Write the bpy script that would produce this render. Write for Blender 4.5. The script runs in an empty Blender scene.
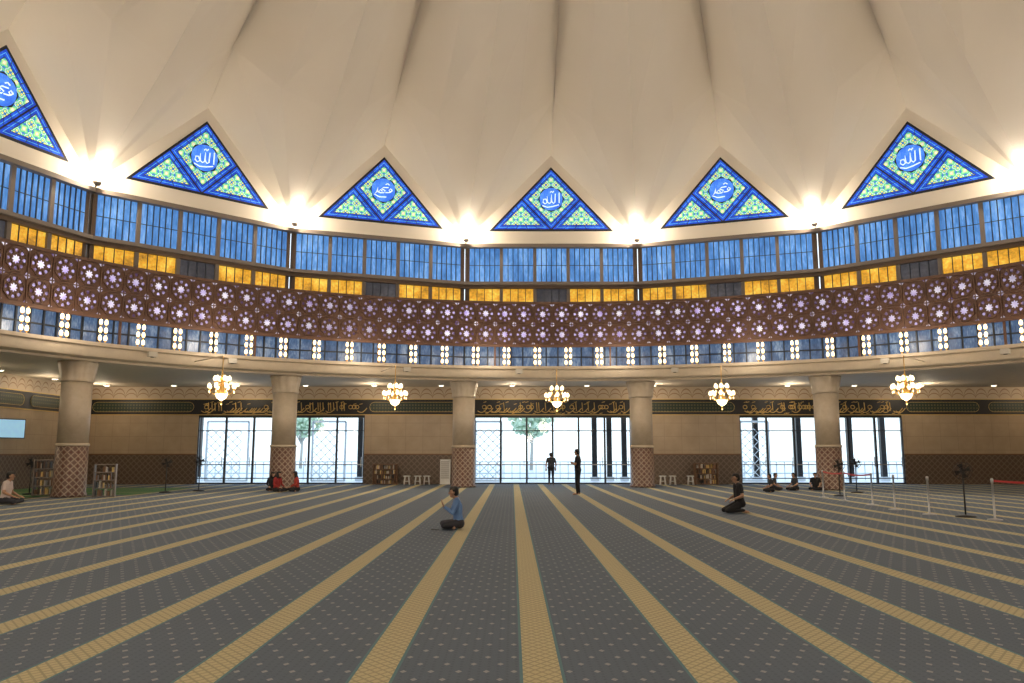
import bpy, bmesh, math, random
import numpy as np
from mathutils import Vector, Matrix
random.seed(7)
S=bpy.context.scene
try:
    S.view_settings.view_transform='Standard'
    S.view_settings.look='None'
except Exception as e: print(e)
D2R=math.pi/180
# ------------------------------------------------------------------ materials
class N:
    def __init__(s,name):
        s.mat=bpy.data.materials.new(name); s.mat.use_nodes=True
        s.t=s.mat.node_tree; s.t.nodes.clear()
        s.out=s.t.nodes.new('ShaderNodeOutputMaterial')
    def n(s,typ,**k):
        x=s.t.nodes.new(typ)
        for a,b in k.items(): setattr(x,a,b)
        return x
    def put(s,sock,v):
        if isinstance(v,bpy.types.NodeSocket): s.t.links.new(v,sock)
        elif isinstance(v,(tuple,list)):
            v=tuple(v)
            if len(sock.default_value)==4 and len(v)==3: v=v+(1,)
            sock.default_value=v
        else: sock.default_value=v
    def m(s,op,a,b=None,c=None):
        x=s.n('ShaderNodeMath',operation=op)
        s.put(x.inputs[0],a)
        if b is not None: s.put(x.inputs[1],b)
        if c is not None: s.put(x.inputs[2],c)
        return x.outputs[0]
    def mix(s,f,a,b,blend='MIX'):
        x=s.n('ShaderNodeMix',data_type='RGBA',blend_type=blend)
        s.put(x.inputs[0],f); s.put(x.inputs[6],a); s.put(x.inputs[7],b)
        return x.outputs[2]
    def ramp(s,f,stops,const=False):
        x=s.n('ShaderNodeValToRGB'); r=x.color_ramp
        r.interpolation='CONSTANT' if const else 'LINEAR'
        while len(r.elements)<len(stops): r.elements.new(0.5)
        for e,(p,c) in zip(r.elements,stops):
            e.position=p; e.color=tuple(c)+(1,)
        s.put(x.inputs[0],f); return x.outputs[0]
    def xyz(s,kind='Object'):
        tc=s.n('ShaderNodeTexCoord'); sp=s.n('ShaderNodeSeparateXYZ')
        s.t.links.new(tc.outputs[kind],sp.inputs[0])
        return sp.outputs[0],sp.outputs[1],sp.outputs[2],tc.outputs[kind]
    def noise(s,vec,scale,detail=3,rough=.5):
        x=s.n('ShaderNodeTexNoise'); s.t.links.new(vec,x.inputs['Vector'])
        x.inputs['Scale'].default_value=scale; x.inputs['Detail'].default_value=detail
        x.inputs['Roughness'].default_value=rough
        return x.outputs[0]
    def stretch(s,vec,sc):
        x=s.n('ShaderNodeMapping'); s.t.links.new(vec,x.inputs[0]); x.inputs['Scale'].default_value=sc
        return x.outputs[0]
    def bsdf(s,col,rough=.6,metal=0,em=None,es=0,bump=None,bs=.2,spec=.5):
        b=s.n('ShaderNodeBsdfPrincipled')
        s.put(b.inputs['Base Color'],col); s.put(b.inputs['Roughness'],rough); s.put(b.inputs['Metallic'],metal)
        s.put(b.inputs['Specular IOR Level'],spec)
        if em is not None:
            s.put(b.inputs['Emission Color'],em); s.put(b.inputs['Emission Strength'],es)
        if bump is not None:
            bn=s.n('ShaderNodeBump'); s.put(bn.inputs['Height'],bump); bn.inputs['Strength'].default_value=bs
            bn.inputs['Distance'].default_value=.02
            s.t.links.new(bn.outputs[0],b.inputs['Normal'])
        s.t.links.new(b.outputs[0],s.out.inputs[0]); return s.mat
def plain(name,col,rough=.6,metal=0,em=None,es=0,var=.12,scale=4,spec=.5):
    k=N(name); x,y,z,v=k.xyz()
    nz=k.noise(v,scale,3)
    c=k.mix(nz,tuple(a*(1-var) for a in col),tuple(min(1,a*(1+var)) for a in col))
    return k.bsdf(c,rough,metal,em,es,spec=spec)

M={}
k=N('cream_plaster'); x,y,z,v=k.xyz(); nz=k.noise(v,.35,4)
M['roof']=k.bsdf(k.mix(nz,(.80,.73,.64),(.86,.80,.72)),.85,bump=k.noise(v,9,2),bs=.04)
M['beam']=plain('beam_cream',(.54,.45,.34),.6)
M['soffit']=plain('soffit_paint',(.6,.53,.44),.7)
M['frame']=plain('bronze_frame',(.12,.08,.055),.5)
M['framegrey']=plain('mullion_grey',(.20,.165,.14),.5)
M['mull']=plain('mullion_dark',(.02,.03,.05),.5)
M['black']=plain('black_metal',(.012,.012,.014),.4)
M['lead']=plain('lead_came',(.01,.012,.02),.5)
M['brown']=plain('lattice_bronze',(.13,.065,.04),.4)
M['brass']=plain('brass',(.75,.48,.16),.3,.9)
M['gold']=plain('gold_leaf',(.65,.46,.16),.45,.2)
M['steel']=plain('brushed_steel',(.5,.5,.5),.3,.9)
M['white']=plain('white_plastic',(.75,.75,.73),.5)
M['wood']=plain('brown_wood',(.2,.1,.05),.5)
M['red']=plain('red_webbing',(.5,.04,.04),.6)
M['green']=plain('foliage',(.55,.68,.50),.9,var=.3,scale=3)  # paled green; the hazy outdoor air is put into the leaf colour
M['trunk']=plain('bark',(.5,.48,.44),.9)
M['pave']=plain('paving',(.75,.78,.8),.35)
M['jali']=plain('white_screen',(.75,.8,.84),.6)
M['cable']=plain('speaker_box',(.5,.46,.4),.6)
def emit(name,col,s):
    k=N(name); x,y,z,v=k.xyz(); nz=k.noise(v,5,2)
    c=k.mix(nz,tuple(a*.85 for a in col),col)
    return k.bsdf(c,.3,em=c,es=s)
M['lamp']=emit('warm_glass_lamp',(1,.72,.34),5)
M['lampch']=emit('chandelier_glass',(1,.78,.44),4)
M['flood']=emit('floodlight_lens',(1,.86,.6),25)
M['down']=emit('downlight_lens',(1,.86,.62),10)
M['screen']=emit('tv_screen',(.25,.45,.6),1)
def blueglass(name,c1,c2,c3,s,sc=.8,st=(1,1,1)):
    k=N(name); u,w,_,v=k.xyz('UV'); v=k.stretch(v,st)
    nz=k.noise(v,sc,5,.6); n2=k.noise(v,sc*7,3)
    f=k.m('ADD',k.m('MULTIPLY',nz,.7),k.m('MULTIPLY',n2,.3))
    c=k.ramp(f,[(.3,c1),(.5,c2),(.68,c3)])
    return k.bsdf(k.mix(.5,(.02,.03,.05),c),.25,em=c,es=s)  # emission stands in for daylight coming through the panes
M['blue']=blueglass('blue_glass',(.025,.10,.30),(.07,.22,.54),(.24,.46,.82),1.05,1.1,(1.6,.35,1))
M['blue2']=blueglass('lower_glass',(.02,.04,.10),(.07,.13,.26),(.28,.38,.52),.7,1.5,(1.5,.5,1))
M['amber']=blueglass('amber_glass',(.22,.09,.008),(.68,.33,.02),(.95,.66,.10),1.0,1.3)
M['dkglass']=blueglass('smoked_glass',(.02,.02,.03),(.05,.05,.06),(.1,.1,.12),.6)
M['sblue']=blueglass('stained_blue',(.002,.015,.22),(.006,.05,.5),(.015,.14,.75),1.1,2)
M['scyan']=blueglass('stained_cyan',(.05,.35,.6),(.08,.42,.72),(.2,.6,.85),.9,2)
M['smed']=blueglass('stained_medallion',(.02,.10,.6),(.04,.18,.75),(.12,.35,.9),1.1,2)
M['swhite']=blueglass('stained_white',(.55,.75,.9),(.7,.85,.95),(.85,.95,1),1.0,2)
k=N('stained_lattice'); u,w,_,v=k.xyz('UV')
a=2*math.pi/.5
cx=k.m('COSINE',k.m('MULTIPLY',u,a)); cy=k.m('COSINE',k.m('MULTIPLY',w,a))
c2=k.m('MULTIPLY',k.m('COSINE',k.m('MULTIPLY',u,2*a)),k.m('COSINE',k.m('MULTIPLY',w,2*a)))
s_=k.m('ADD',k.m('ADD',cx,cy),k.m('MULTIPLY',c2,.7))
f=k.m('MULTIPLY_ADD',s_,.185,.5)
c=k.ramp(f,[(0,(.8,.8,.12)),(.2,(.02,.16,.45)),(.26,(.16,.6,.28)),(.42,(.75,.88,.7)),(.5,(.03,.18,.5)),(.56,(.12,.52,.24)),(.7,(.45,.75,.45)),(.76,(.02,.1,.4)),(.8,(.85,.8,.12)),(.9,(.75,.9,.8))],True)
M['slat']=k.bsdf(c,.3,em=c,es=.85)  # pattern glows by emission in place of daylight behind the glass
# pierced star screen glass; backlight in the openings painted as emission, varied by noise
k=N('star_lattice_glass'); u,w,_,v=k.xyz('UV')
fx=k.m('SUBTRACT',k.m('FRACT',u),.5); fy=k.m('SUBTRACT',k.m('FRACT',w),.5)
r=k.m('SQRT',k.m('ADD',k.m('MULTIPLY',fx,fx),k.m('MULTIPLY',fy,fy)))
th=k.m('ARCTAN2',fy,fx)
c8=k.m('COSINE',k.m('MULTIPLY',th,8))
star=k.m('LESS_THAN',r,k.m('MULTIPLY_ADD',c8,.03,.13))
dr=k.m('ABSOLUTE',k.m('SUBTRACT',r,.32))
pet=k.m('MULTIPLY',k.m('LESS_THAN',dr,.065),k.m('GREATER_THAN',k.m('SUBTRACT',c8,k.m('MULTIPLY',dr,9)),.05))
gx=k.m('SUBTRACT',.5,k.m('ABSOLUTE',fx)); gy=k.m('SUBTRACT',.5,k.m('ABSOLUTE',fy))
corner=k.m('LESS_THAN',k.m('ADD',gx,gy),.14)
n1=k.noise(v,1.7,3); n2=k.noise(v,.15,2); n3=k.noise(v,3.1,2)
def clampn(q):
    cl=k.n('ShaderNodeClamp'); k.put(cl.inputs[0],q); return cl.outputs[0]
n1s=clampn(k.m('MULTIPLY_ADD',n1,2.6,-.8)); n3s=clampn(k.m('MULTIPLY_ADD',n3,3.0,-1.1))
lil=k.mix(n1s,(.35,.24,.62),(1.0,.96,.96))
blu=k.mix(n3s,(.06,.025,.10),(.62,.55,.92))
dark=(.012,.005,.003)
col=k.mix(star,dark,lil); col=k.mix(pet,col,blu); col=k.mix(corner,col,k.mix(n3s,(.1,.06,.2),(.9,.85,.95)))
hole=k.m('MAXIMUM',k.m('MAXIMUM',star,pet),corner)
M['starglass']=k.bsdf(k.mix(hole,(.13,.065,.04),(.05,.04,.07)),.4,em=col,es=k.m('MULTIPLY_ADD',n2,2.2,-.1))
# carpet
k=N('prayer_carpet'); x,y,z,v=k.xyz()
xx=k.m('DIVIDE',k.m('SUBTRACT',x,.22),1.23)
d=k.m('MULTIPLY',k.m('ABSOLUTE',k.m('SUBTRACT',k.m('FRACT',k.m('ADD',xx,100.5)),.5)),1.23)
stripe=k.m('LESS_THAN',d,.14); edge=k.m('MULTIPLY',k.m('LESS_THAN',d,.165),k.m('GREATER_THAN',d,.14))
row=k.m('DIVIDE',y,.21); rowi=k.m('FLOOR',row)
stag=k.m('MULTIPLY',k.m('MODULO',k.m('ADD',rowi,100),2),.5)
mx=k.m('ABSOLUTE',k.m('SUBTRACT',k.m('FRACT',k.m('ADD',k.m('DIVIDE',d,.205),stag)),.5))
my=k.m('ABSOLUTE',k.m('SUBTRACT',k.m('FRACT',row),.5))
mot=k.m('LESS_THAN',k.m('ADD',mx,k.m('MULTIPLY',my,.7)),.13)
tiny=k.m('LESS_THAN',k.m('ADD',k.m('ABSOLUTE',k.m('SUBTRACT',k.m('FRACT',k.m('DIVIDE',x,.07)),.5)),k.m('ABSOLUTE',k.m('SUBTRACT',k.m('FRACT',k.m('DIVIDE',y,.07)),.5))),.22)
nz=k.noise(v,.5,4); nf=k.noise(v,60,3)
base=k.mix(nz,(.100,.132,.175),(.135,.170,.218)); base=k.mix(k.m('MULTIPLY',tiny,.4),base,(.05,.065,.085))
base=k.mix(k.m('MULTIPLY',mot,.65),base,(.46,.45,.42))
t1=k.m('ABSOLUTE',k.m('SUBTRACT',k.m('FRACT',k.m('DIVIDE',d,.096)),.5)); t2=k.m('ABSOLUTE',k.m('SUBTRACT',k.m('FRACT',k.m('DIVIDE',y,.12)),.5))
tp=k.m('LESS_THAN',k.m('ABSOLUTE',k.m('SUBTRACT',k.m('ADD',t1,t2),.5)),.12)
tan=k.mix(tp,(.60,.51,.29),(.40,.35,.21))
c=k.mix(stripe,base,tan); c=k.mix(edge,c,(.12,.23,.25))
c=k.mix(k.m('MULTIPLY',nf,.3),c,(.05,.055,.065))
M['carpet']=k.bsdf(c,.85,bump=nf,bs=.3,spec=.3)
k=N('green_carpet'); x,y,z,v=k.xyz()
f=k.m('LESS_THAN',k.m('ABSOLUTE',k.m('SUBTRACT',k.m('FRACT',k.m('DIVIDE',y,1.2)),.5)),.08)
M['gcarpet']=k.bsdf(k.mix(f,(.07,.2,.09),(.45,.4,.2)),.95,spec=.1)
k=N('marble_tan'); x,y,z,v=k.xyz()
nz=k.noise(v,1.5,5,.6)
jx=k.m('LESS_THAN',k.m('ABSOLUTE',k.m('SUBTRACT',k.m('FRACT',k.m('DIVIDE',k.m('ADD',x,y),.9)),.5)),.008)
jz=k.m('LESS_THAN',k.m('ABSOLUTE',k.m('SUBTRACT',k.m('FRACT',k.m('DIVIDE',z,.7)),.5)),.012)
c=k.mix(nz,(.33,.25,.165),(.51,.40,.285)); c=k.mix(k.m('MULTIPLY',k.m('MAXIMUM',jx,jz),.5),c,(.18,.13,.1))
M['marble']=k.bsdf(c,.35)
def latticewall(name,c1,c2,p):
    k=N(name); x,y,z,v=k.xyz()
    h=k.m('ADD',x,y)
    a=k.m('ABSOLUTE',k.m('SUBTRACT',k.m('FRACT',k.m('DIVIDE',h,p)),.5)); b=k.m('ABSOLUTE',k.m('SUBTRACT',k.m('FRACT',k.m('DIVIDE',z,p)),.5))
    g=k.m('LESS_THAN',k.m('ABSOLUTE',k.m('SUBTRACT',k.m('ADD',a,b),.5)),.1)
    return k.bsdf(k.mix(g,c1,c2),.45)
M['dado']=latticewall('dado_tile',(.11,.075,.055),(.2,.15,.11),.3)
k=N('column_mosaic'); x,y,z,v=k.xyz()
an=k.m('MULTIPLY',k.m('ARCTAN2',y,x),14/(2*math.pi))
a=k.m('ABSOLUTE',k.m('SUBTRACT',k.m('FRACT',an),.5)); b=k.m('ABSOLUTE',k.m('SUBTRACT',k.m('FRACT',k.m('DIVIDE',z,.25)),.5))
sm=k.m('ADD',a,b)
g=k.m('LESS_THAN',k.m('ABSOLUTE',k.m('SUBTRACT',sm,.5)),.1); g2=k.m('LESS_THAN',sm,.2)
M['cmos']=k.bsdf(k.mix(g2,k.mix(g,(.14,.08,.06),(.33,.25,.19)),(.11,.035,.025)),.4)
k=N('column_marble'); x,y,z,v=k.xyz(); nz=k.noise(v,2.5,6,.65)
M['cmar']=k.bsdf(k.mix(nz,(.34,.27,.19),(.58,.49,.38)),.35)
k=N('frieze_arches'); x,y,z,v=k.xyz()
h=k.m('SUBTRACT',k.m('FRACT',k.m('DIVIDE',k.m('ADD',x,y),.62)),.5)
ar=k.m('MULTIPLY',k.m('SQRT',k.m('MAXIMUM',0,k.m('SUBTRACT',1,k.m('MULTIPLY',k.m('MULTIPLY',h,h),4)))),.5)
zz=k.m('SUBTRACT',z,4.43)
g=k.m('LESS_THAN',k.m('ABSOLUTE',k.m('SUBTRACT',zz,ar)),.035)
g2=k.m('LESS_THAN',k.m('ABSOLUTE',k.m('SUBTRACT',zz,k.m('MULTIPLY',ar,.55))),.025)
M['frieze']=k.bsdf(k.mix(k.m('MAXIMUM',g,g2),(.58,.48,.37),(.36,.24,.16)),.6)
M['band']=plain('calligraphy_ground',(.010,.012,.018),.5)
k=N('cartouche_green'); x,y,z,v=k.xyz()
h=k.m('ADD',x,y)
a=k.m('COSINE',k.m('MULTIPLY',h,40)); b=k.m('COSINE',k.m('MULTIPLY',z,40))
M['cart']=k.bsdf(k.mix(k.m('GREATER_THAN',k.m('ADD',a,b),1.0),(.014,.03,.02),(.13,.12,.06)),.5)
k=N('door_glass'); tr=k.n('ShaderNodeBsdfTransparent'); gl=k.n('ShaderNodeBsdfGlossy'); gl.inputs['Roughness'].default_value=.03
x,y,z,v=k.xyz(); k.put(tr.inputs[0],k.mix(k.noise(v,1,2),(.86,.93,.95),(.92,.97,.98)))
mx_=k.n('ShaderNodeMixShader'); mx_.inputs[0].default_value=.06
k.t.links.new(tr.outputs[0],mx_.inputs[1]); k.t.links.new(gl.outputs[0],mx_.inputs[2]); k.t.links.new(mx_.outputs[0],k.out.inputs[0])
M['glass']=k.mat

# ------------------------------------------------------------------ mesh builder
class MB:
    def __init__(s): s.v=[]; s.f=[]; s.mi=[]; s.mats=[]; s.uv=[]; s.sm=[]
    def mid(s,m):
        if m not in s.mats: s.mats.append(m)
        return s.mats.index(m)
    def face(s,pts,m,uv=None,smooth=False):
        i=len(s.v); s.v+= [tuple(p) for p in pts]; s.f.append(tuple(range(i,i+len(pts)))); s.mi.append(s.mid(m)); s.uv.append(uv); s.sm.append(smooth)
    def grid(s,vs,fs,m,smooth=True):
        i=len(s.v); s.v+=[tuple(p) for p in vs]; k=s.mid(m)
        for f in fs: s.f.append(tuple(i+a for a in f)); s.mi.append(k); s.uv.append(None); s.sm.append(smooth)
    def hexa(s,p,m):
        s.grid(p,[(0,3,2,1),(4,5,6,7),(0,1,5,4),(1,2,6,5),(2,3,7,6),(3,0,4,7)],m,False)
    def box(s,c,d,m,rot=0):
        x,y,z=c; a,b,h=d[0]/2,d[1]/2,d[2]/2; cs,sn=math.cos(rot),math.sin(rot)
        P=[(-a,-b,-h),(a,-b,-h),(a,b,-h),(-a,b,-h),(-a,-b,h),(a,-b,h),(a,b,h),(-a,b,h)]
        s.hexa([(x+px*cs-py*sn,y+px*sn+py*cs,z+pz) for px,py,pz in P],m)
    def lathe(s,prof,m,c=(0,0,0),n=24,mod=None):
        vs=[];fs=[]
        for j,(r,z) in enumerate(prof):
            for i in range(n):
                t=2*math.pi*i/n; q=r*(mod(j,t) if mod else 1)
                vs.append((c[0]+q*math.cos(t),c[1]+q*math.sin(t),c[2]+z))
        for j in range(len(prof)-1):
            for i in range(n):
                a=j*n+i;b=j*n+(i+1)%n; fs.append((a,b,b+n,a+n))
        fs.append(tuple(range(n))[::-1]); fs.append(tuple(range((len(prof)-1)*n,len(prof)*n)))
        s.grid(vs,fs,m)
    def tube(s,path,r,m,n=8):
        path=[Vector(p) for p in path]; vs=[];fs=[]; rs=r if isinstance(r,(list,tuple)) else [r]*len(path)
        up=Vector((0,0,1))
        for j,p in enumerate(path):
            t=(path[min(j+1,len(path)-1)]-path[max(j-1,0)])
            if t.length<1e-9: t=Vector((0,0,1))
            t.normalize(); a=t.cross(up)
            if a.length<.05: a=t.cross(Vector((1,0,0)))
            a.normalize(); b=t.cross(a)
            for i in range(n):
                q=2*math.pi*i/n; vs.append(p+(a*math.cos(q)+b*math.sin(q))*rs[j])
        for j in range(len(path)-1):
            for i in range(n):
                x=j*n+i;y=j*n+(i+1)%n; fs.append((x,y,y+n,x+n))
        fs.append(tuple(range(n))[::-1]); fs.append(tuple(range((len(path)-1)*n,len(path)*n)))
        s.grid(vs,fs,m)
    def ball(s,c,r,m,n=12,sc=(1,1,1)):
        pr=[(max(.001,math.sin(math.pi*j/8))*r,-math.cos(math.pi*j/8)*r*sc[2]) for j in range(9)]
        s.lathe(pr,m,c,n)
    def obj(s,name,loc=(0,0,0),rz=0):
        me=bpy.data.meshes.new(name); me.from_pydata(s.v,[],s.f)
        for m in s.mats: me.materials.append(m)
        me.polygons.foreach_set('material_index',s.mi)
        me.polygons.foreach_set('use_smooth',s.sm)
        if any(u is not None for u in s.uv):
            ul=me.uv_layers.new(name='UVMap')
            for p,u in zip(me.polygons,s.uv):
                if u is not None:
                    for li,q in zip(p.loop_indices,u): ul.data[li].uv=q
        me.update()
        o=bpy.data.objects.new(name,me); S.collection.objects.link(o); o.location=loc; o.rotation_euler=(0,0,rz)
        return o
def inst(o,name,loc,rz=0,sc=1):
    q=bpy.data.objects.new(name,o.data); S.collection.objects.link(q); q.location=loc; q.rotation_euler=(0,0,rz); q.scale=(sc,)*3
    return q

# ------------------------------------------------------------------ ring geometry
CX,CY=1.94,14.4
def rad(deg):
    a=abs((deg+180)%360-180); t=min(1,max(0,(a-35)/55)); return 24.5-2.5*t*t*(3-2*t)
def P(deg,off,z):
    r=rad(deg)+off; return (CX+r*math.sin(deg*D2R),CY+r*math.cos(deg*D2R),z)
def PR(deg,r,z): return (CX+r*math.sin(deg*D2R),CY+r*math.cos(deg*D2R),z)
half=[10,29.5,49.5,69,89,109,129,149,170]
VA=[-a for a in half[::-1]]+half
NV=18
def facet(i):
    a=VA[i]; b=VA[(i+1)%NV]+(360 if i==NV-1 else 0)
    A=Vector(P(a,0,0)); B=Vector(P(b,0,0)); e=(B-A); L=e.length; e/=L; n=Vector((0,0,1)).cross(e)
    mid=(A+B)/2
    if (Vector((CX,CY,0))-mid).dot(n)<0: n=-n
    return A,B,e,n,L,(a+b)/2,mid
def fbox(mb,A,e,n,s0,s1,w0,w1,z0,z1,m):
    q=[]
    for z in (z0,z1):
        for s,w in ((s0,w0),(s1,w0),(s1,w1),(s0,w1)):
            p=A+e*s+n*w; q.append((p.x,p.y,z))
    mb.hexa(q,m)
def fquad(mb,A,e,n,s0,s1,w,z0,z1,m,uo=0):
    pts=[];uv=[]
    for s,z in ((s0,z0),(s1,z0),(s1,z1),(s0,z1)):
        p=A+e*s+n*w; pts.append((p.x,p.y,z)); uv.append((s+uo,z))
    mb.face(pts,m,uv)

for i in range(NV):
    A,B,e,n,L,am,mid=facet(i)
    mb=MB(); uo=i*9.3
    fbox(mb,A,e,n,0,L,-.25,-.1,5.68,11.7,M['framegrey'])
    fquad(mb,A,e,n,0,L,0,5.7,8.85,M['blue2'],uo)
    for j in range(16): fbox(mb,A,e,n,L*j/15-.03,L*j/15+.03,0,.08,5.7,8.85,M['mull'])
    for z in (6.2,6.9,7.6,8.3): fbox(mb,A,e,n,0,L,0,.06,z-.03,z+.03,M['mull'])
    fbox(mb,A,e,n,0,L,-.1,.16,8.66,8.80,M['frame'])
    nw=5; g=.16; W=(L-.3)/nw
    for j in range(nw):
        s0=.15+j*W+g/2; s1=.15+(j+1)*W-g/2
        m=M['dkglass'] if j==2 else M['amber']
        fquad(mb,A,e,n,s0,s1,0,8.80,9.56,m,uo+j*1.7)
        for q in (1,2,3):
            ss=s0+(s1-s0)*q/4; fbox(mb,A,e,n,ss-.015,ss+.015,0,.04,8.80,9.56,M['mull'])
        fquad(mb,A,e,n,s0,s1,.0,9.87,11.6,M['blue'],uo)
        for q in (1,2,3,4,5):
            ss=s0+(s1-s0)*q/6; fbox(mb,A,e,n,ss-.018,ss+.018,0,.05,9.87,11.6,M['mull'])
        for zz in (10.75,): fbox(mb,A,e,n,s0,s1,0,.03,zz-.012,zz+.012,M['mull'])
    for j in range(nw+1):
        ss=.15+j*W; fbox(mb,A,e,n,max(0,ss-g/2),min(L,ss+g/2),-.1,.12 if 0<j<nw else .03,8.80,11.6,M['framegrey'] if 0<j<nw else M['frame'])
    fbox(mb,A,e,n,0,L,-.1,.2,9.56,9.72,M['frame']); fbox(mb,A,e,n,0,L,-.1,.35,9.72,9.87,M['framegrey'])
    fbox(mb,A,e,n,0,L,-.1,.3,11.6,11.78,M['framegrey'])
    mb.obj('clerestory_window')

# ------------------------------------------------------------------ folded roof
mb=MB()
vprof=[(18.6,15.2),(14.5,18.0),(9,21.9),(3,26.8),(.4,29)]
rprof=[(20.9,17.9),(15.3,20.2),(9.5,23.4),(3,27.4),(.4,29)]
for i in range(NV):
    A,B,e,n,L,am,mid=facet(i)
    a=VA[i]; b=VA[(i+1)%NV]+(360 if i==NV-1 else 0)
    VAi=Vector((A.x,A.y,12.0)); VBi=Vector((B.x,B.y,12.0))
    A0=Vector((A.x,A.y,11.7)); B0=Vector((B.x,B.y,11.7))
    ap=mid+n*.25; ap.z=16.3
    k_=rad(am)/24.5
    Pp=Vector(PR(am,rprof[0][0]*k_,rprof[0][1]))
    mb.face([A0,B0,VBi,VAi],M['roof']); mb.face([VAi,VBi,ap],M['roof'])
    mb.face([VAi,ap,Pp],M['roof']); mb.face([VBi,Pp,ap],M['roof'])
    rows=[]
    for (vr,vz),(rr_,rz) in zip(vprof,rprof):
        va=Vector(PR(a,vr*rad(a)/24.5,vz)); vb=Vector(PR(b,vr*rad(b)/24.5,vz)); rg=Vector(PR(am,rr_*k_,rz))
        m1=va*.5+rg*.5; m2=vb*.5+rg*.5
        dz=-.38 if vr>4 else 0
        m1.z+=dz; m2.z+=dz
        rows.append([va,m1,rg,m2,vb])
    r0=rows[0]
    mb.face([VAi,r0[1],r0[0]],M['roof']); mb.face([VAi,Pp,r0[1]],M['roof'])
    mb.face([VBi,r0[4],r0[3]],M['roof']); mb.face([VBi,r0[3],Pp],M['roof'])
    for j in range(len(rows)-1):
        for q in range(4): mb.face([rows[j][q],rows[j+1][q],rows[j+1][q+1],rows[j][q+1]],M['roof'])
mb.lathe([(.01,29.1),(1,29.05),(1,28.9)],M['roof'],(CX,CY,0),24)
roof=mb.obj('ceiling')

# ------------------------------------------------------------------ triangular stained glass
def inset(poly,d):
    n=len(poly); out=[]
    ar=sum(poly[i][0]*poly[(i+1)%n][1]-poly[(i+1)%n][0]*poly[i][1] for i in range(n))
    sg=1 if ar>0 else -1
    lines=[]
    for i in range(n):
        p=Vector(poly[i]);q=Vector(poly[(i+1)%n]); t=(q-p).normalized(); nn=Vector((-t.y,t.x))*sg
        lines.append((p+nn*d,t))
    for i in range(n):
        p,t=lines[i-1]; q,u=lines[i]
        den=t.x*u.y-t.y*u.x; w=q-p; k=(w.x*u.y-w.y*u.x)/den
        out.append(tuple(p+t*k))
    return out
def script_strokes(kind):
    if kind==0:
        return [[(.42,.62),(.42,.0)],[(.22,.55),(.2,.05),(.12,-.02),(.04,.08),(.02,.5),(0,.05),(-.08,-.03),(-.18,.04),(-.2,.4),(-.22,.02),(-.32,-.05),(-.42,.05),(-.4,.22),(-.28,.24),(-.22,.1)],[(-.05,.62),(.02,.7),(.08,.62),(.14,.72)],[(-.45,-.15),(-.2,-.25),(.1,-.2),(.4,-.1)]]
    return [[(.45,.25),(.35,.35),(.28,.25),(.36,.15),(.45,.25),(.3,.12),(.1,.1)],[(.25,.4),(.0,.38),(-.1,.3),(.1,.2),(.02,.08),(-.15,.06)],[(-.05,.15),(-.15,.24),(-.24,.14),(-.14,.04)],[(-.2,.08),(-.3,.1),(-.28,.35),(-.34,.1),(-.45,-.05),(-.2,-.18),(.15,-.15)],[(.1,.55),(.2,.62),(.3,.54)]]
for i in range(NV):
    A,B,e,n,L,am,mid=facet(i)
    mb=MB(); zb=12.55
    def T(s,z,w):
        p=mid+e*s+n*(.25*(zb+z-12)/4.3+w); return (p.x,p.y,zb+z)
    def poly(pl,w,m): mb.face([T(s,z,w) for s,z in pl],m,[(s+20,z+20) for s,z in pl])
    hw=2.9*L/8.5; H=3.05
    tri=[(-hw,0),(hw,0),(0,H)]
    o=inset(tri,-.07)
    poly(o,.03,M['lead'])
    for q in range(3):
        p0,p1=o[q],o[(q+1)%3]; mb.face([T(*p0,0),T(*p1,0),T(*p1,.03),T(*p0,.03)],M['lead'])
    rh=[(0,0),(hw/2,H/2),(0,H),(-hw/2,H/2)]
    tl=[(-hw,0),(0,0),(-hw/2,H/2)]; trr=[(0,0),(hw,0),(hw/2,H/2)]
    for pl in (rh,tl,trr):
        for d,m in ((.03,M['sblue']),(.11,M['scyan']),(.13,M['sblue']),(.215,M['lead']),(.24,M['slat'])):
            poly(inset(pl,d),.034+d*.05,m)
    for pl in (rh,tl,trr):
        a_=inset(pl,.03); b_=inset(pl,.215); nn=len(pl)
        for q in range(nn):
            for t in (.2,.4,.6,.8):
                p0=Vector(a_[q]).lerp(Vector(a_[(q+1)%nn]),t); p1=Vector(b_[q]).lerp(Vector(b_[(q+1)%nn]),t)
                tt=(Vector(a_[(q+1)%nn])-Vector(a_[q])).normalized()*.014
                mb.face([T(*(p0-tt),.055),T(*(p0+tt),.055),T(*(p1+tt),.055),T(*(p1-tt),.055)],M['lead'])
    zc=H*.5
    def circ(r,w,m): poly([(r*math.cos(t*math.pi/12),zc+r*math.sin(t*math.pi/12)) for t in range(24)],w,m)
    pts=[]
    for t in range(32):
        r=.61*(1+.06*math.cos(8*t*math.pi/16)); pts.append((r*math.cos(t*math.pi/16),zc+r*math.sin(t*math.pi/16)))
    poly(pts,.060,M['lead']); circ(.57,.064,M['smed'])
    for st in script_strokes(i%2):
        pp=[T(sx*-1*-.95,zc-.2+sz*.85,.075) for sx,sz in st]
        mb.tube(pp,.027,M['swhite'],6)
    mb.obj('window_%d'%(i+1))

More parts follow.
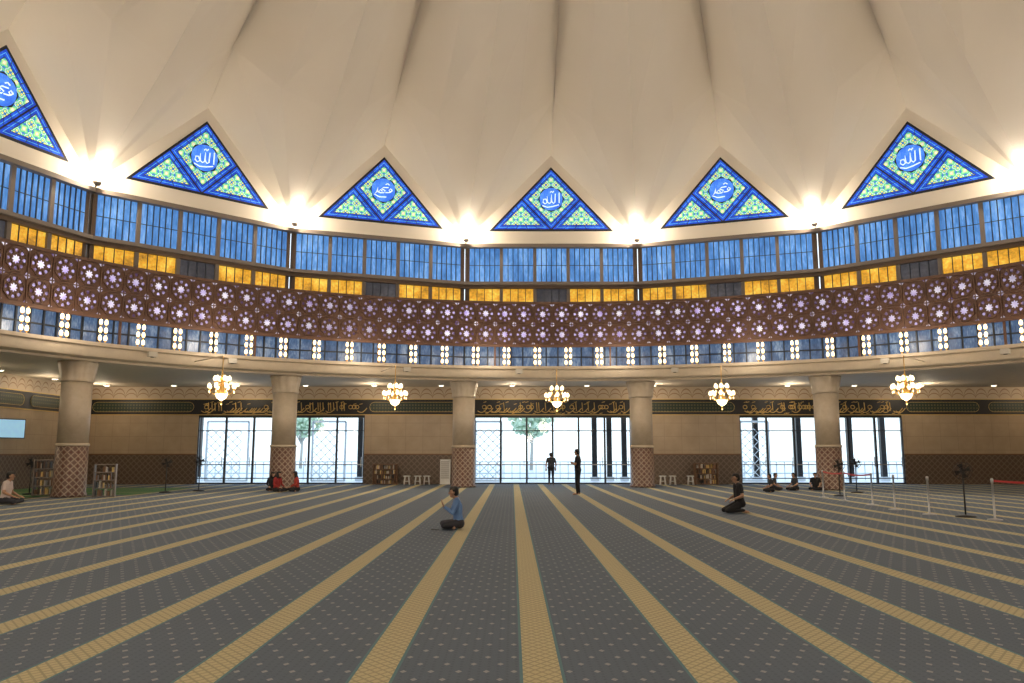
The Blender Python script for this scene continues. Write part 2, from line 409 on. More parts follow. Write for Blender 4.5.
LC=(1,.84,.62)
def plight(loc,pw,col=LC,r=.15,name='lamp_light',typ='POINT'):
    l=bpy.data.lights.new(name,typ); l.energy=pw; l.color=col; l.shadow_soft_size=r
    o=bpy.data.objects.new(name,l); S.collection.objects.link(o); o.location=loc; return o
for a in VA:
    mb=MB()
    mb.tube([P(a,-.33,11.80),P(a,-.42,11.82)],.03,M['framegrey'])
    p=P(a,-.5,11.92); mb.lathe([(.10,-.1),(.15,-.02),(.16,.04)],M['framegrey'],p,14); mb.ball((p[0],p[1],p[2]+.07),.15,M['flood'])
    mb.obj('floodlight')
    l=plight(P(a,-.72,12.3),310,r=.12); l.name='floodlight_light'
    # spot added at each fixture to brighten the upper folds of the roof opposite
    l=plight(P(a,-.8,12.35),520,(1,.87,.70),.2,typ='SPOT'); l.name='added_roof_spot'
    l.data.spot_size=math.radians(80); l.data.spot_blend=.9
    l.rotation_euler=(Vector((CX,CY,22.5))-Vector(l.location)).to_track_quat('-Z','Y').to_euler()

# ------------------------------------------------------------------ gallery slab
def sweep(prof,m,step=2,name=None,mb=None,smooth=True):
    mb=mb or MB(); n=int(360/step); vs=[];fs=[];k=len(prof)
    for i in range(n):
        a=-180+i*step
        for off,z in prof: vs.append(P(a,off,z))
    for i in range(n):
        j=(i+1)%n
        for q in range(k-1): fs.append((i*k+q,j*k+q,j*k+q+1,i*k+q+1))
    mb.grid(vs,fs,m,smooth)
    if name: return mb.obj(name)
mb=MB()
sweep([(.9,5.0),(-.75,5.0)],M['soffit'],mb=mb,smooth=False)
sweep([(-.75,5.0),(-.75,5.08),(-1.05,5.14)],M['beam'],mb=mb,smooth=False)
sweep([(-1.05,5.14),(-1.1,5.22),(-1.1,5.5)],M['beam'],mb=mb)
sweep([(-1.1,5.5),(-1.22,5.54),(-1.22,5.67),(.2,5.67)],M['beam'],mb=mb,smooth=False)
mb.obj('gallery_ring_beam')

mb=MB(); NC=162; st=360/NC; z0,z1=6.73,8.72; ch=(z1-z0)/2
for c in range(NC):
    a0=-180+c*st; a1=a0+st
    mb.face([P(a0,-.85,z0),P(a1,-.85,z0),P(a1,-.85,z1),P(a0,-.85,z1)],M['starglass'],[(c,0),(c+1,0),(c+1,2),(c,2)])
    mb.face([P(a0,-.82,z0),P(a1,-.82,z0),P(a1,-.82,z1),P(a0,-.82,z1)],M['brown'])
    def bar(p,q,w,d0=-.86,d1=-.91):
        p=Vector(p);q=Vector(q); t=(q-p).normalized(); nn=Vector((-t.y,t.x))*w/2
        cs=[p-nn,q-nn,q+nn,p+nn]
        f=[P(a0+st*x,d0,z0+ch*y) for x,y in cs]; g=[P(a0+st*x,d1,z0+ch*y) for x,y in cs]
        mb.hexa(f+g,M['brown'])
    for rw in range(2):
        o=Vector((.5,rw+.5))
        for R8,ph,w_ in ((.43,.5,.05),(.215,0,.05)):
            oc=[o+Vector((math.cos((k+ph)*math.pi/4),math.sin((k+ph)*math.pi/4)))*R8 for k in range(8)]
            for k in range(8): bar(oc[k],oc[(k+1)%8],w_)
        for k in range(8):
            p_=o+Vector((math.cos((k+.5)*math.pi/4),math.sin((k+.5)*math.pi/4)))*.43; q_=o+Vector((math.cos((k+.5)*math.pi/4),math.sin((k+.5)*math.pi/4)))*.22
            bar(p_,q_,.045)
        bar((0,rw),(1,rw),.04)
    bar((0,0),(0,2),.04)
sweep([(-.8,6.62),(-.95,6.62),(-.95,6.76),(-.8,6.76)],M['brown'],mb=mb,smooth=False)
sweep([(-.8,8.70),(-.95,8.70),(-.95,8.82),(-.8,8.82),(-.8,8.70)],M['brown'],mb=mb,smooth=False)
for c in range(0,NC,6):
    a=-180+c*st
    q=[P(a-.1,-.70,5.68),P(a+.1,-.70,5.68),P(a+.1,-.81,5.68),P(a-.1,-.81,5.68)]
    mb.hexa(q+[(x,y,8.8) for x,y,_ in q],M['brown'])
mb.obj('star_lattice_balustrade')

# lanterns
mb=MB()
for c in range(100):
    a=-180+(c+.5)*3.6
    for da in (-.26,.26):
        b=P(a+da,-1.13,5.68)
        mb.lathe([(.05,0),(.015,.03),(.015,.93)],M['brass'],b,6)
        for zz in (.10,.40,.70):
            mb.lathe([(.02,0),(.055,.02),(.065,.10),(.045,.18),(.02,.2)],M['lamp'],(b[0],b[1],b[2]+zz-.02),8)
            mb.lathe([(.05,-.03),(.06,-.01)],M['brass'],(b[0],b[1],b[2]+zz-.02),8)
mb.obj('balcony_lanterns')
for c in range(24):
    l=plight(P(-180+c*15+7.5,-2.2,6.2),80,(1,.85,.66),.3); l.name='lantern_light'

# ------------------------------------------------------------------ columns
mb=MB()
mb.lathe([(.60,0),(.60,.1),(.56,.14),(.55,1.85)],M['cmos'],n=40)
mb.lathe([(.57,1.85),(.58,1.9),(.57,1.95)],M['beam'],n=40)
mb.lathe([(.53,1.93),(.53,4.25)],M['cmar'],n=40)
def fl(j,t): return 1+.05*abs(math.cos(6*t))*(j>0)
mb.lathe([(.54,4.22),(.57,4.27),(.55,4.32),(.56,4.45),(.6,4.65),(.64,4.85),(.66,4.92),(.66,4.995)],M['cmar'],n=72,mod=fl)
col=mb.obj('column',P(VA[0],0,0))
for a in VA[1:]: inst(col,'column',P(a,0,0))

# ------------------------------------------------------------------ chandeliers (with their steel outrigger to the ring beam)
mb=MB()
mb.tube([(0,3.2,.1),(0,0,.02)],.022,M['beam'])
mb.tube([(0,0,.03),(0,0,-.75)],.018,M['brass'])
mb.lathe([(.01,-.62),(.05,-.66),(.03,-.74),(.09,-.84),(.05,-.95),(.04,-1.15),(.13,-1.28),(.16,-1.36),(.08,-1.46),(.05,-1.55),(.02,-1.7),(.04,-1.76),(.01,-1.82)][::-1],M['brass'],n=16)
mb.lathe([(.03,-1.66),(.17,-1.56),(.22,-1.44),(.24,-1.40)],M['lampch'],n=16)
for tier,(R,z,nn) in enumerate(((.47,-1.28,8),(.26,-.98,6))):
    for k_ in range(nn):
        t=2*math.pi*(k_+.5*tier)/nn; c_,s_=math.cos(t),math.sin(t)
        path=[(c_*r*R,s_*r*R,z+h) for r,h in ((.1,0),(.35,-.12),(.65,-.14),(.9,-.05),(1,.04))]
        mb.tube(path,.014,M['brass'],6)
        mb.lathe([(.03,0),(.05,.02),(.02,.04)],M['brass'],(c_*R,s_*R,z+.03),8)
        mb.lathe([(.03,0),(.065,.04),(.075,.10),(.05,.16),(.02,.2)],M['lampch'],(c_*R,s_*R,z+.06),10)
        mb.lathe([(.005,-.1),(.02,-.06),(.005,0)],M['lampch'],(c_*R,s_*R,z),6)
chm=mb
first=None
for i in range(NV):
    A,B,e,n,L,am,mid=facet(i)
    if 50<abs((am+180)%360-180)<65: continue
    r=rad(am)-4.3; p=PR(am,r,5.2)
    if first is None: first=chm.obj('chandelier',p,-am*D2R)
    else: inst(first,'chandelier',p,-am*D2R)
    l=plight((p[0],p[1],3.2),95,(1,.86,.68),.35); l.name='chandelier_light'

# ------------------------------------------------------------------ room shell
X0,X1,Y0,Y1=-22.2,29.0,-12.0,42.0
mb=MB(); mb.face([(X0-.3,Y0-.3,0),(X1+.3,Y0-.3,0),(X1+.3,Y1,0),(X0-.3,Y1,0)],M['carpet']); mb.obj('floor')
mb=MB()
def hit(a):
    dx,dy=math.sin(a*D2R),math.cos(a*D2R); t=1e9
    if dx>1e-6: t=min(t,(X1-CX)/dx)
    if dx<-1e-6: t=min(t,(X0-CX)/dx)
    if dy>1e-6: t=min(t,(Y1-CY)/dy)
    if dy<-1e-6: t=min(t,(Y0-CY)/dy)
    return (CX+dx*t,CY+dy*t)
angs=[-180+2*i for i in range(180)]
for (x,y) in ((X0,Y0),(X0,Y1),(X1,Y0),(X1,Y1)): angs.append(math.degrees(math.atan2(x-CX,y-CY)))
angs.sort()
for i in range(len(angs)):
    a=angs[i]; b=angs[(i+1)%len(angs)]
    h1=hit(a);h2=hit(b)
    mb.face([P(a,-.2,5.04),P(b,-.2,5.04),(h2[0],h2[1],5.04),(h1[0],h1[1],5.04)],M['soffit'])
mb.obj('aisle_ceiling')
openings=[(-16.4,-7.7),(-1.95,6.2),(11.9,20.4)]
def wallrun(name,p0,p1,inn_n,ops=()):
    p0=Vector(p0+(0,));p1=Vector(p1+(0,)); e=(p1-p0); L=e.length; e.normalize(); n=Vector(inn_n+(0,))
    mb=MB(); cuts=[0]
    for a,b in ops: cuts+=[a,b]
    cuts.append(L)
    for k in range(0,len(cuts),2):
        s0,s1=cuts[k],cuts[k+1]
        fbox(mb,p0,e,n,s0,s1,-.3,.03,0,1.5,M['dado']); fbox(mb,p0,e,n,s0,s1,-.3,.05,1.5,1.56,M['wood']); fbox(mb,p0,e,n,s0,s1,-.3,0,1.56,3.57,M['marble'])
    fbox(mb,p0,e,n,0,L,-.3,.03,3.57,4.4,M['band']); fbox(mb,p0,e,n,0,L,-.3,0,4.4,5.1,M['frieze'])
    fbox(mb,p0,e,n,0,L,.0,.06,3.56,3.60,M['gold']); fbox(mb,p0,e,n,0,L,.0,.06,4.37,4.41,M['gold'])
    segs=[]
    for k in range(0,len(cuts),2): segs.append((cuts[k],cuts[k+1],False))
    for a,b in ops: segs.append((a,b,True))
    for s0,s1,op in segs:
        if not op:
            nseg=max(1,round((s1-s0)/5.5)); w=(s1-s0)/nseg
            for q in range(nseg):
                a=s0+q*w+.25; b=a+w-.5; zc=3.985; hh=.25; pl=[]
                for t in range(9): th=-math.pi/2+math.pi*t/8; pl.append((b-hh+hh*math.cos(th),zc+hh*math.sin(th)))
                for t in range(9): th=math.pi/2+math.pi*t/8; pl.append((a+hh+hh*math.cos(th),zc+hh*math.sin(th)))
                pts=[]
                for ss,z in pl:
                    g=p0+e*ss+n*.05; pts.append((g.x,g.y,z))
                mb.face(pts,M['cart']); mb.tube(pts+[pts[0]],.01,M['gold'],5)
        else:
            s=s0+.15
            while s<s1-.3:
                typ=random.random(); zc=3.9
                if typ<.3: pl=[(s,zc+.32),(s+.03,zc-.12)]
                elif typ<.72: pl=[(s+.5*t/6,zc-.12-.15*math.sin(math.pi*t/6)+.15*(t/6)) for t in range(7)]
                else: pl=[(s+.15+.11*math.cos(t),zc+.08+.1*math.sin(t)) for t in [q*.9 for q in range(8)]]
                pts=[]
                for ss,z in pl:
                    g=p0+e*ss+n*.05; pts.append((g.x,g.y,z))
                mb.tube(pts,.024,M['gold'],5)
                if random.random()<.6:
                    g=p0+e*(s+.1)+n*.05; zz=zc+random.choice([.32,-.26,.22]); h=p0+e*(s+.26)+n*.05
                    mb.tube([(g.x,g.y,zz),(h.x,h.y,zz+.04)],.018,M['gold'],5)
                s+=random.uniform(.1,.2)
    return mb.obj(name)
wallrun('wall_back',(X0,Y1),(X1,Y1),(0,-1),[(a-X0,b-X0) for a,b in openings])
wallrun('wall_left',(X0,Y0),(X0,Y1),(1,0)); wallrun('wall_right',(X1,Y0),(X1,Y1),(-1,0)); wallrun('wall_front',(X0,Y0),(X1,Y0),(0,1))
mb=MB()
dl=[]
xs=[-20.6,-17.2,-14,-10.5,-7,-3.6,0,3.8,7.2,10.7,14,17.4,20.8,24.5,27.5]
for x in xs: dl.append((x,40.6))
for y in (37,33,28,22): dl.append((-21.2,y))
for y in (37,33,28): dl+= [(24,y),(27,y)]
for (x,y) in dl: mb.lathe([(.14,-.02),(.16,0),(.16,.03)],M['white'],(x,y,5.0),16); mb.lathe([(.12,0),(.12,.01)],M['down'],(x,y,4.975),16)
mb.obj('ceiling_downlights')
for x in xs[::2]: l=plight((x,40.0,4.55),55,(1,.80,.55),.15); l.name='downlight_light'
for (x,y) in ((-21,36),(-21,31),(25,36),(27,30)): l=plight((x,y,4.5),36,(1,.8,.55),.15); l.name='downlight_light'

for di,(a,b) in enumerate(openings):
    mb=MB(); W=b-a; y=42.12
    mb.box(((a+b)/2,y,3.5),(W,.16,.14),M['black']); mb.box(((a+b)/2,y,.04),(W,.16,.08),M['black'])
    k_=6
    for j in range(k_+1):
        x=a+W*j/k_; mb.box((x,y,1.78),(.09,.14,3.5),M['black'])
        if j<k_:
            mb.box((x+W/k_/2,y,2.75),(W/k_,.08,.05),M['black']); mb.box((x+W/k_/2,y,1.0),(W/k_,.08,.05),M['steel']); mb.box((x+W/k_/2,y,.3),(W/k_,.08,.05),M['black'])
            mb.face([(x,y,.08),(x+W/k_,y,.08),(x+W/k_,y,3.45),(x,y,3.45)],M['glass'])
            mb.box((x+W/k_-.14,y-.09,1.15),(.03,.04,.5),M['steel'])
    mb.obj('door_%d'%(di+1))
# exterior
mb=MB(); mb.face([(-60,42,-.06),(70,42,-.06),(70,130,-.06),(-60,130,-.06)],M['pave']); mb.obj('plaza_ground')
cc=None
mb=MB(); mb.box((0,0,2.8),(.3,.3,5.6),M['black']); mb.box((0,0,.1),(.5,.5,.25),M['pave'])
vx=[-19,-13.7,-9.2,-8.2,5.0,5.9,6.8,14.8,17.4,20.5,22.5]
for k_,x in enumerate(vx):
    if cc is None: cc=mb.obj('verandah_column',(x,49,-.05))
    else: inst(cc,'verandah_column',(x,49,-.05))
mb=MB(); mb.box((3,49,5.75),(56,1.2,.35),M['jali']); mb.obj('verandah_beam')
for (a,b) in ((-17.6,-15.2),(-11.5,-9.6),(13.2,14.8),(-2.1,-.6)):
    mb=MB(); y=46.5; h=3.4; p=.5
    def seg(x0,z0,x1,z1):
        mb.tube([(x0,y,z0),(x1,y,z1)],.022,M['jali'],4)
    n=int((b-a)/p)+1
    for ix in range(n):
        for iz in range(int(h/p)):
            x=a+ix*p; z=iz*p
            if x+p>b+.05: continue
            seg(x,z+p/2,x+p/2,z+p); seg(x+p/2,z+p,x+p,z+p/2); seg(x+p,z+p/2,x+p/2,z); seg(x+p/2,z,x,z+p/2)
    mb.box(((a+b)/2,y,h),(b-a,.1,.12),M['jali']); mb.box(((a+b)/2,y,.03),(b-a,.1,.12),M['jali'])
    mb.box((a,y,h/2),(.1,.1,h),M['jali']); mb.box((b,y,h/2),(.1,.1,h),M['jali'])
    mb.obj('jali_screen')
def railing(a,b):
    mb=MB()
    for z in (.35,1.05): mb.box(((a+b)/2,50.5,z),(b-a,.06,.07),M['jali'])
    x=a
    while x<=b: mb.box((x,50.5,.5),(.05,.05,1.1),M['jali']); x+=.5
    mb.obj('terrace_railing')
for a,b in ((-22,-8),(-3,8.5),(13,26)): railing(a,b)
def tree(x,y,s):
    mb=MB(); mb.tube([(0,0,-.06),(.1,0,1.6*s),(0,.1,2.6*s)],[.18,.13,.06],M['trunk'])
    rnd=random.Random(x)
    for k_ in range(8):
        t=k_*.785; mb.tube([(0,0,1.5*s),(.5*s*math.cos(t),.5*s*math.sin(t),2.4*s),(.9*s*math.cos(t),.9*s*math.sin(t),2.9*s)],[.07,.05,.02],M['trunk'],5)
    for k_ in range(420):
        th=rnd.uniform(0,6.28); ph=math.acos(rnd.uniform(-1,1)); q=s*1.35*rnd.random()**.4
        c=(q*math.sin(ph)*math.cos(th),q*math.sin(ph)*math.sin(th),2.9*s+q*.75*math.cos(ph)); mb.ball(c,rnd.uniform(.06,.15)*s,M['green'],5)
    mb.obj('garden_tree',(x,y,-.0))
for x,y,s in ((1.9,80,1.7),(-23,88,1.7)): tree(x,y,s)

# ------------------------------------------------------------------ furniture
mb=MB(); mb.face([(-21.9,27,.012),(-17.3,27,.012),(-17.3,31.2,.012),(-21.9,31.2,.012)],M['gcarpet']); mb.face([(-21.9,31.2,.012),(-14.6,31.2,.012),(-14.6,37.5,.012),(-21.9,37.5,.012)],M['gcarpet']); mb.obj('green_prayer_rug')
def shelf(loc,w,h,d,mt,rz=0,nsh=4,dens=.8):
    mb=MB()
    for x in (-w/2,w/2): mb.box((x,0,h/2),(.04,d,h),mt)
    for q in range(nsh+1): mb.box((0,0,.04+(h-.06)*q/nsh),(w,d,.03),mt)
    rnd=random.Random(loc[0]); cols=[M['wood'],M['cable'],M['frame'],M['gold'],M['black'],M['wood']]
    for q in range(nsh):
        x=-w/2+.06
        while x<w/2-.1:
            t=rnd.uniform(.03,.07); hh=(h/nsh)*rnd.uniform(.5,.8)
            if rnd.random()<dens: mb.box((x+t/2,0,.055+(h-.06)*q/nsh+hh/2),(t*.9,d*.7,hh),rnd.choice(cols))
            x+=t
    mb.obj('bookshelf',loc,rz)
shelf((-6.5,41.6,0),1.2,1.05,.35,M['wood']); shelf((9.9,41.4,0),1.15,1.1,.35,M['wood'])
shelf((-17.5,30.6,0.012),.9,1.35,.4,M['framegrey'],.3,4,.5); shelf((-14.95,29.8,0.0),.7,1.2,.4,M['framegrey'],.35,4,.5)
def stool(loc):
    mb=MB(); mb.lathe([(.16,.42),(.19,.43),(.19,.46),(.15,.47)],M['white'],n=16)
    for k_ in range(4):
        t=k_*math.pi/2+.78; mb.tube([(.13*math.cos(t),.13*math.sin(t),.43),(.19*math.cos(t),.19*math.sin(t),0)],.022,M['white'],6)
    mb.lathe([(.165,.18),(.17,.2)],M['white'],n=16)
    mb.obj('plastic_stool',loc)
for x in (-5.3,-4.75,-4.3,7.6,8.1,9.0): stool((x,40.9,0))
mb=MB(); mb.box((0,0,.65),(.5,.4,1.25),M['white'])
for q in range(9): mb.box((0,-.21,.35+q*.1),(.42,.02,.03),M['framegrey'])
for x in (-.2,.2): mb.box((x,0,.02),(.06,.36,.04),M['black'])
mb.obj('air_cooler',(-3.4,41.3,0))
def fan(loc,h=1.3,rz=0):
    mb=MB(); mb.lathe([(.24,0),(.24,.03),(.05,.06)],M['black'],n=20); mb.tube([(0,0,.03),(0,0,h-.05)],.02,M['black'])
    mb.tube([(0,.12,h),(0,-.02,h)],.06,M['black'],10)
    for r in (.08,.15,.22):
        mb.tube([(r*math.cos(t*math.pi/8),-.09 if r<.2 else -.04,h+r*math.sin(t*math.pi/8)) for t in range(17)],.007,M['black'],5)
    for t in range(12):
        c_,s_=math.cos(t*math.pi/6),math.sin(t*math.pi/6); mb.tube([(0,-.1,h),(.15*c_,-.09,h+.15*s_),(.22*c_,-.04,h+.22*s_),(.15*c_,.05,h+.15*s_)],.005,M['black'],4)
    for t in range(4):
        a=t*math.pi/2; c_,s_=math.cos(a),math.sin(a); c2_,s2_=math.cos(a+.7),math.sin(a+.7)
        mb.face([(0,-.03,h),(.19*c_,-.05,h+.19*s_),(.19*c2_,-.01,h+.19*s2_)],M['black'])
    mb.obj('pedestal_fan',loc,rz)
fan((-18.7,31.5,.012),1.2,.5); fan((-14.2,33.3,0),1.2,.3); fan((-13.3,34.5,0),1.25,.2); fan((12.3,30.5,0),1.15,-.3); fan((14,33,0),1.2,-.3); fan((11.45,20.6,0),1.15,-.4)
ps=[(11.3,29.5),(11.2,27.4),(11.2,25.3),(10.9,23.2),(10.95,21.4),(11.65,19.7),(13.6,19.3),(15.6,19.0)]
for x,y in ps:
    mb=MB(); mb.lathe([(.17,0),(.17,.015),(.04,.04),(.025,.06),(.025,.88),(.035,.9),(.035,.97),(.02,.99)],M['steel'],n=16); mb.obj('queue_stanchion',(x,y,0))
mb=MB()
for (a,b) in ((ps[0],ps[1]),(ps[1],ps[2]),(ps[5],ps[6]),(ps[6],ps[7])):
    A_=Vector(a+(0,));B_=Vector(b+(0,)); dd=(B_-A_).normalized()*.036; A_+=dd; B_-=dd
    p=[A_.lerp(B_,t)+Vector((0,0,.93-.05*math.sin(math.pi*t))) for t in (0,.25,.5,.75,1)]
    for q in range(4):
        u,w=p[q],p[q+1]; mb.face([u-Vector((0,0,.025)),w-Vector((0,0,.025)),w+Vector((0,0,.025)),u+Vector((0,0,.025))],M['red'])
mb.obj('queue_belt')
mb=MB(); mb.box((0,0,0),(.06,1.3,.85),M['black']); mb.box((.035,0,0),(.01,1.22,.77),M['screen']); mb.box((-.2,0,0),(.4,.1,.1),M['black']); mb.obj('wall_television',(-21.75,34.9,2.65),-.4)
for a in (-44,-36,-4,-17,14,36,47):
    mb=MB(); p=P(a,-1.4,5.4); mb.box((0,0,0),(.32,.2,.2),M['cable'],0); mb.tube([(0,.1,0),(0,.29,0)],.03,M['cable']); mb.lathe([(.07,-.0),(.08,.02)],M['black'],(0,0,-.12),10)
    mb.obj('wall_speaker',p,-a*D2R)

# ------------------------------------------------------------------ people
def cap_mesh(mb,p0,r0,p1,r1,m):
    p0=Vector(p0);p1=Vector(p1); d=p1-p0; L=d.length
    if L<1e-4: d=Vector((0,0,1))
    else: d=d/L
    a=d.orthogonal().normalized(); b=d.cross(a); vs=[];fs=[];n=12;rows=[]
    for k in range(1,5): t=math.pi/2*k/4; rows.append((-r0*math.cos(t),r0*math.sin(t)))
    for k in range(0,4): t=math.pi/2*k/4; rows.append((L+r1*math.sin(t),r1*math.cos(t)))
    vs.append(p0-d*r0)
    for h,r in rows:
        for i in range(n): q=2*math.pi*i/n; vs.append(p0+d*h+(a*math.cos(q)+b*math.sin(q))*r)
    vs.append(p1+d*r1)
    for i in range(n): fs.append((0,1+(i+1)%n,1+i))
    for j in range(len(rows)-1):
        for i in range(n): x=1+j*n+i;y=1+j*n+(i+1)%n; fs.append((x,y,y+n,x+n))
    e=len(vs)-1;o=1+(len(rows)-1)*n
    for i in range(n): fs.append((o+i,o+(i+1)%n,e))
    mb.grid(vs,fs,m)
skin=plain('skin',(.42,.24,.15),.55); hair=plain('black_hair',(.012,.01,.009),.6); eye=plain('eye_dark',(.01,.008,.008),.2); lip=plain('lips',(.3,.12,.1),.5)
def person(name,loc,yaw,pose,shirt,pants,shoe=None,scale=1,voxel=.009,sleeve='short',scarf=False):
    shoe=shoe or skin; C=[]
    ms=[skin,shirt,pants,hair if not scarf else pants,shoe]
    def c(p0,r0,p1,r1,m): C.append((Vector(p0),r0,Vector(p1),r1,m))
    J=pose
    sh=J['sh']; hip=J['hip']; hd=Vector(J['head'])
    Sm=Vector(sh); Hm=Vector(hip)
    for s in (1,-1):
        y=lambda v,k: Vector((v[0],v[1]+s*k,v[2]))
        c(y(Hm,.075),.105,y(Hm.lerp(Sm,.35)+Vector((.02,0,0)),.065),.10,1)
        c(y(Hm.lerp(Sm,.35)+Vector((.02,0,0)),.065),.10,y(Hm.lerp(Sm,.78),.085),.105,1)
        c(y(Hm.lerp(Sm,.78),.085),.10,y(Sm,.12),.07,1)
        c(y(Sm,.0)+Vector((0,0,.03)),.06,y(Sm,.17),.06,1)
        kn=Vector(J['knee'+('L' if s>0 else 'R')]); an=Vector(J['ank'+('L' if s>0 else 'R')]); to=Vector(J['toe'+('L' if s>0 else 'R')])
        hp=y(Hm,.09)
        c(y(Hm,.06),.11,hp,.11,2)
        c(hp,.098,kn,.065,2); c(kn,.062,kn.lerp(an,.35),.060,2); c(kn.lerp(an,.35),.060,an,.046,2)
        c(an+Vector((0,0,-.02)),.036,to,.026,4); c(an+(an-to).normalized()*.03+Vector((0,0,-.03)),.032,an.lerp(to,.6)+Vector((0,0,-.01)),.038,4)
        S0=y(Sm,.185); el=Vector(J['elb'+('L' if s>0 else 'R')]); wr=Vector(J['wri'+('L' if s>0 else 'R')])
        c(S0,.058,S0.lerp(el,.65),.052,1); c(S0.lerp(el,.65),.046 if sleeve=='short' else .05,el,.04,1 if sleeve=='long' else 0)
        c(el,.041,el.lerp(wr,.4),.039,0 if sleeve=='short' else 1); c(el.lerp(wr,.4),.038,wr,.026,0 if sleeve=='short' else 1)
        hdirn=Vector(J.get('hd'+('L' if s>0 else 'R'),(wr-el))).normalized()
        pn=Vector(J.get('pn',(0,0,1))); side=hdirn.cross(pn).normalized()*s
        pn=side.cross(hdirn).normalized()*s
        for k,(l1,l2) in enumerate(((.042,.03),(.047,.034),(.043,.031),(.034,.025))):
            off=side*(.030-.02*k)
            b=wr+hdirn*.085+off
            c(wr+off*.5,.018,b,.013,0)
            k1=b+hdirn*l1+pn*.008; k2=k1+hdirn*l2*.8+pn*l2*.55
            c(b,.0105,k1,.0095,0); c(k1,.0095,k2,.008,0)
        tb=wr+hdirn*.03+side*.025; t1=tb+hdirn*.035+side*.03+pn*.01
        c(tb,.014,t1,.011,0); c(t1,.011,t1+hdirn*.03+pn*.008,.009,0)
    c(Sm+Vector((0,0,.03)),.058,hd+Vector((-.02,0,-.09)),.05,3 if scarf else 0)
    c(hd+Vector((-.012,0,.018)),.088,hd+Vector((.012,0,.01)),.083,0)
    c(hd+Vector((.02,0,-.02)),.068,hd+Vector((.045,0,-.082)),.038,0)
    c(hd+Vector((.088,0,.0)),.010,hd+Vector((.108,0,-.03)),.014,0)
    for s in (1,-1):
        c(hd+Vector((-.005,s*.083,.005)),.014,hd+Vector((0,s*.084,-.028)),.011,3 if scarf else 0)
        c(hd+Vector((-.03,s*.03,.04)),.078,hd+Vector((-.05,s*.025,-.02)),.062,3)
        if scarf: c(hd+Vector((-.01,s*.04,.02)),.066,Sm+Vector((.0,s*.09,.03)),.075,3)
    c(hd+Vector((-.02,0,.045)),.084,hd+Vector((.025,0,.055)),.068,3)
    mb=MB()
    for q in C: cap_mesh(mb,q[0],q[1],q[2],q[3],skin)
    o=mb.obj('tmp')
    md=o.modifiers.new('r','REMESH'); md.mode='VOXEL'; md.voxel_size=voxel
    sm=o.modifiers.new('s','SMOOTH'); sm.iterations=2; sm.factor=.5
    dg=bpy.context.evaluated_depsgraph_get(); ev=o.evaluated_get(dg); me=bpy.data.meshes.new_from_object(ev)
    bpy.data.objects.remove(o)
    nf=len(me.polygons); cen=np.zeros(nf*3); me.polygons.foreach_get('center',cen); cen=cen.reshape(-1,3)
    best=np.full(nf,1e9); idx=np.zeros(nf,dtype=np.int32)
    for p0,r0,p1,r1,m in C:
        a=np.array(p0);d=np.array(p1)-a; L2=max(1e-9,d.dot(d)); t=np.clip((cen-a)@d/L2,0,1)
        dist=np.linalg.norm(cen-(a+t[:,None]*d),axis=1)-(r0+(r1-r0)*t)
        k=dist<best; best[k]=dist[k]; idx[k]=m
    me.materials.clear()
    for m in ms: me.materials.append(m)
    me.polygons.foreach_set('material_index',idx); me.polygons.foreach_set('use_smooth',[True]*nf); me.update()
    ob=bpy.data.objects.new(name,me); S.collection.objects.link(ob)
    ob.location=loc; ob.rotation_euler=(0,0,yaw); ob.scale=(scale,)*3
    fm=MB()
    for s in (1,-1):
        e_=hd+Vector((.086,s*.031,.002)); fm.ball(e_,.0105,eye,8)
        fm.tube([hd+Vector((.088,s*.046,.022)),hd+Vector((.095,s*.031,.027)),hd+Vector((.095,s*.015,.022))],.0045,hair,5)
    fm.tube([hd+Vector((.078,.024,-.056)),hd+Vector((.088,0,-.058)),hd+Vector((.078,-.024,-.056))],.006,lip,5)
    f=fm.obj('face_details'); f.parent=ob
    return ob
def shirtmat(n,c): return plain(n,c,.8)
stand=dict(hip=(0,0,.93),sh=(0,0,1.40),head=(.035,0,1.60),kneeL=(.03,.1,.50),kneeR=(.03,-.1,.50),ankL=(0,.11,.085),ankR=(0,-.11,.085),toeL=(.16,.13,.03),toeR=(.16,-.13,.03),
  elbL=(.03,.25,1.14),elbR=(.03,-.25,1.14),wriL=(.24,.10,1.22),wriR=(.24,-.08,1.19),hdL=(.2,-.8,0),hdR=(.2,.8,.1),pn=(-1,0,0))
dua=dict(hip=(0,0,.125),sh=(.06,0,.585),head=(.125,0,.775),kneeL=(.34,.27,.10),kneeR=(.34,-.27,.10),ankL=(.30,-.10,.065),ankR=(.14,.12,.065),toeL=(.30,-.25,.04),toeR=(.12,.25,.04),
  elbL=(.15,.22,.35),elbR=(.15,-.22,.35),wriL=(.33,.08,.47),wriR=(.33,-.08,.47),hdL=(.45,-.1,.85),hdR=(.45,.1,.85),pn=(-.85,0,.5))
seiza=dict(hip=(0,0,.25),sh=(.05,0,.71),head=(.10,0,.905),kneeL=(.40,.13,.08),kneeR=(.40,-.13,.08),ankL=(-.04,.09,.075),ankR=(-.04,-.09,.075),toeL=(-.19,.06,.035),toeR=(-.19,-.06,.035),
  elbL=(.03,.25,.45),elbR=(.03,-.25,.45),wriL=(.22,.15,.37),wriR=(.22,-.15,.37),hdL=(1,0,-.45),hdR=(1,0,-.45),pn=(0,0,-1))
sit=dict(dua); sit.update(wriL=(.30,.18,.22),wriR=(.30,-.18,.22),elbL=(.08,.26,.34),elbR=(.08,-.26,.34),hdL=(1,-.2,-.2),hdR=(1,.2,-.2),pn=(0,0,-1))
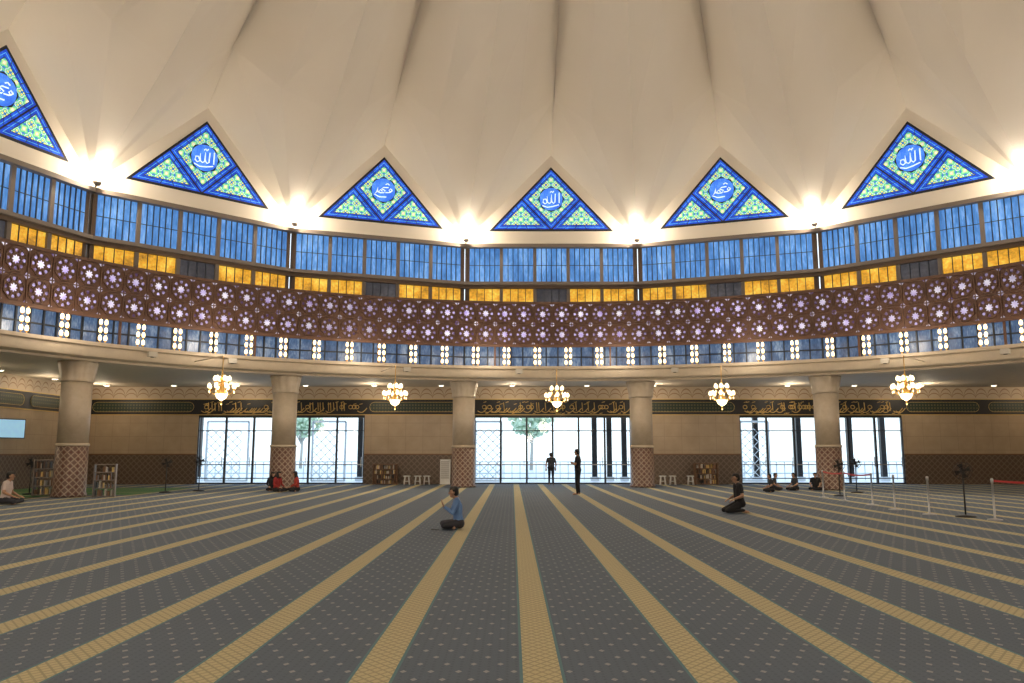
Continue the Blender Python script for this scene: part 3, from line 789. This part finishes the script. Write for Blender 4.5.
walk=dict(stand); walk.update(kneeL=(.14,.09,.51),ankL=(.2,.1,.085),toeL=(.36,.11,.03),kneeR=(-.02,-.09,.49),ankR=(-.18,-.1,.1),toeR=(-.04,-.11,.03),elbL=(-.08,.26,1.13),wriL=(-.02,.27,.90),elbR=(.02,-.26,1.13),wriR=(.12,-.25,.91),hdL=(.1,0,-1),hdR=(.2,0,-1),pn=(1,0,0))
blue=shirtmat('blue_shirt',(.14,.26,.52)); dkp=shirtmat('dark_trousers',(.03,.03,.04)); blk=shirtmat('black_clothes',(.010,.010,.012)); rd=shirtmat('red_shirt',(.3,.02,.02)); pk=shirtmat('pale_shirt',(.6,.5,.47)); gry=shirtmat('grey_shirt',(.03,.035,.045)); org=shirtmat('crimson_shirt',(.38,.04,.03))
person('praying_man_in_blue_shirt',(-1.12,17.4,.0),math.pi+.12,dua,blue,dkp,scale=1.0,sleeve='long')
person('kneeling_man_in_black',(6.15,21.95,.0),math.pi+.1,seiza,blk,blk,scale=1.03)
person('standing_man_praying',(2.55,31.3,.0),math.pi-.35,stand,blk,blk,scale=1.02)
person('walking_person_at_door',(1.95,40.4,.0),math.pi*.5,walk,gry,blk,scale=.94,voxel=.012)
person('seated_man',(-15.85,25.4,0),.2,sit,pk,dkp,scale=1.15,voxel=.012)
person('seated_woman',(-9.75,33.6,0),-.4,sit,rd,blk,scale=.95,voxel=.012,sleeve='long',scarf=True)
person('seated_woman',(-8.95,33.9,0),math.pi+.4,sit,org,blk,scale=.95,voxel=.012,sleeve='long',scarf=True)
person('seated_woman',(-10.2,34.6,0),-1.2,sit,blk,blk,scale=.9,voxel=.012,sleeve='long',scarf=True)
for x,y,yw in ((11.2,34.8,-.5),(12.2,34.9,3.4),(13.2,35.3,-2),(10.7,33.4,3.0)): person('seated_man',(x,y,0),yw,sit,random.choice([blk,gry]),blk,scale=.85,voxel=.013)
mb=MB(); mb.box((0,0,.006),(.085,.16,.012),M['black']); mb.box((0,0,.0125),(.075,.14,.001),M['dkglass']); mb.obj('mobile_phone',(-1.62,17.2,.0),1.2)

# ------------------------------------------------------------------ world + camera
w=bpy.data.worlds.new('World'); S.world=w; w.use_nodes=True; nt=w.node_tree
bg=nt.nodes['Background']; tc=nt.nodes.new('ShaderNodeTexCoord'); sp=nt.nodes.new('ShaderNodeSeparateXYZ'); rp=nt.nodes.new('ShaderNodeValToRGB')
nt.links.new(tc.outputs['Generated'],sp.inputs[0]); nt.links.new(sp.outputs[2],rp.inputs[0]); nt.links.new(rp.outputs[0],bg.inputs[0])
rp.color_ramp.elements[0].color=(.85,.94,1,1); rp.color_ramp.elements[1].color=(.5,.7,1,1)
bg.inputs[1].default_value=2.0
cam=bpy.data.cameras.new('Camera'); co=bpy.data.objects.new('Camera',cam); S.collection.objects.link(co)
co.location=(0,0,1.6); co.rotation_euler=(math.radians(90+7.934),0,0)
cam.sensor_width=36; cam.lens=28.125; cam.clip_end=500
S.camera=co
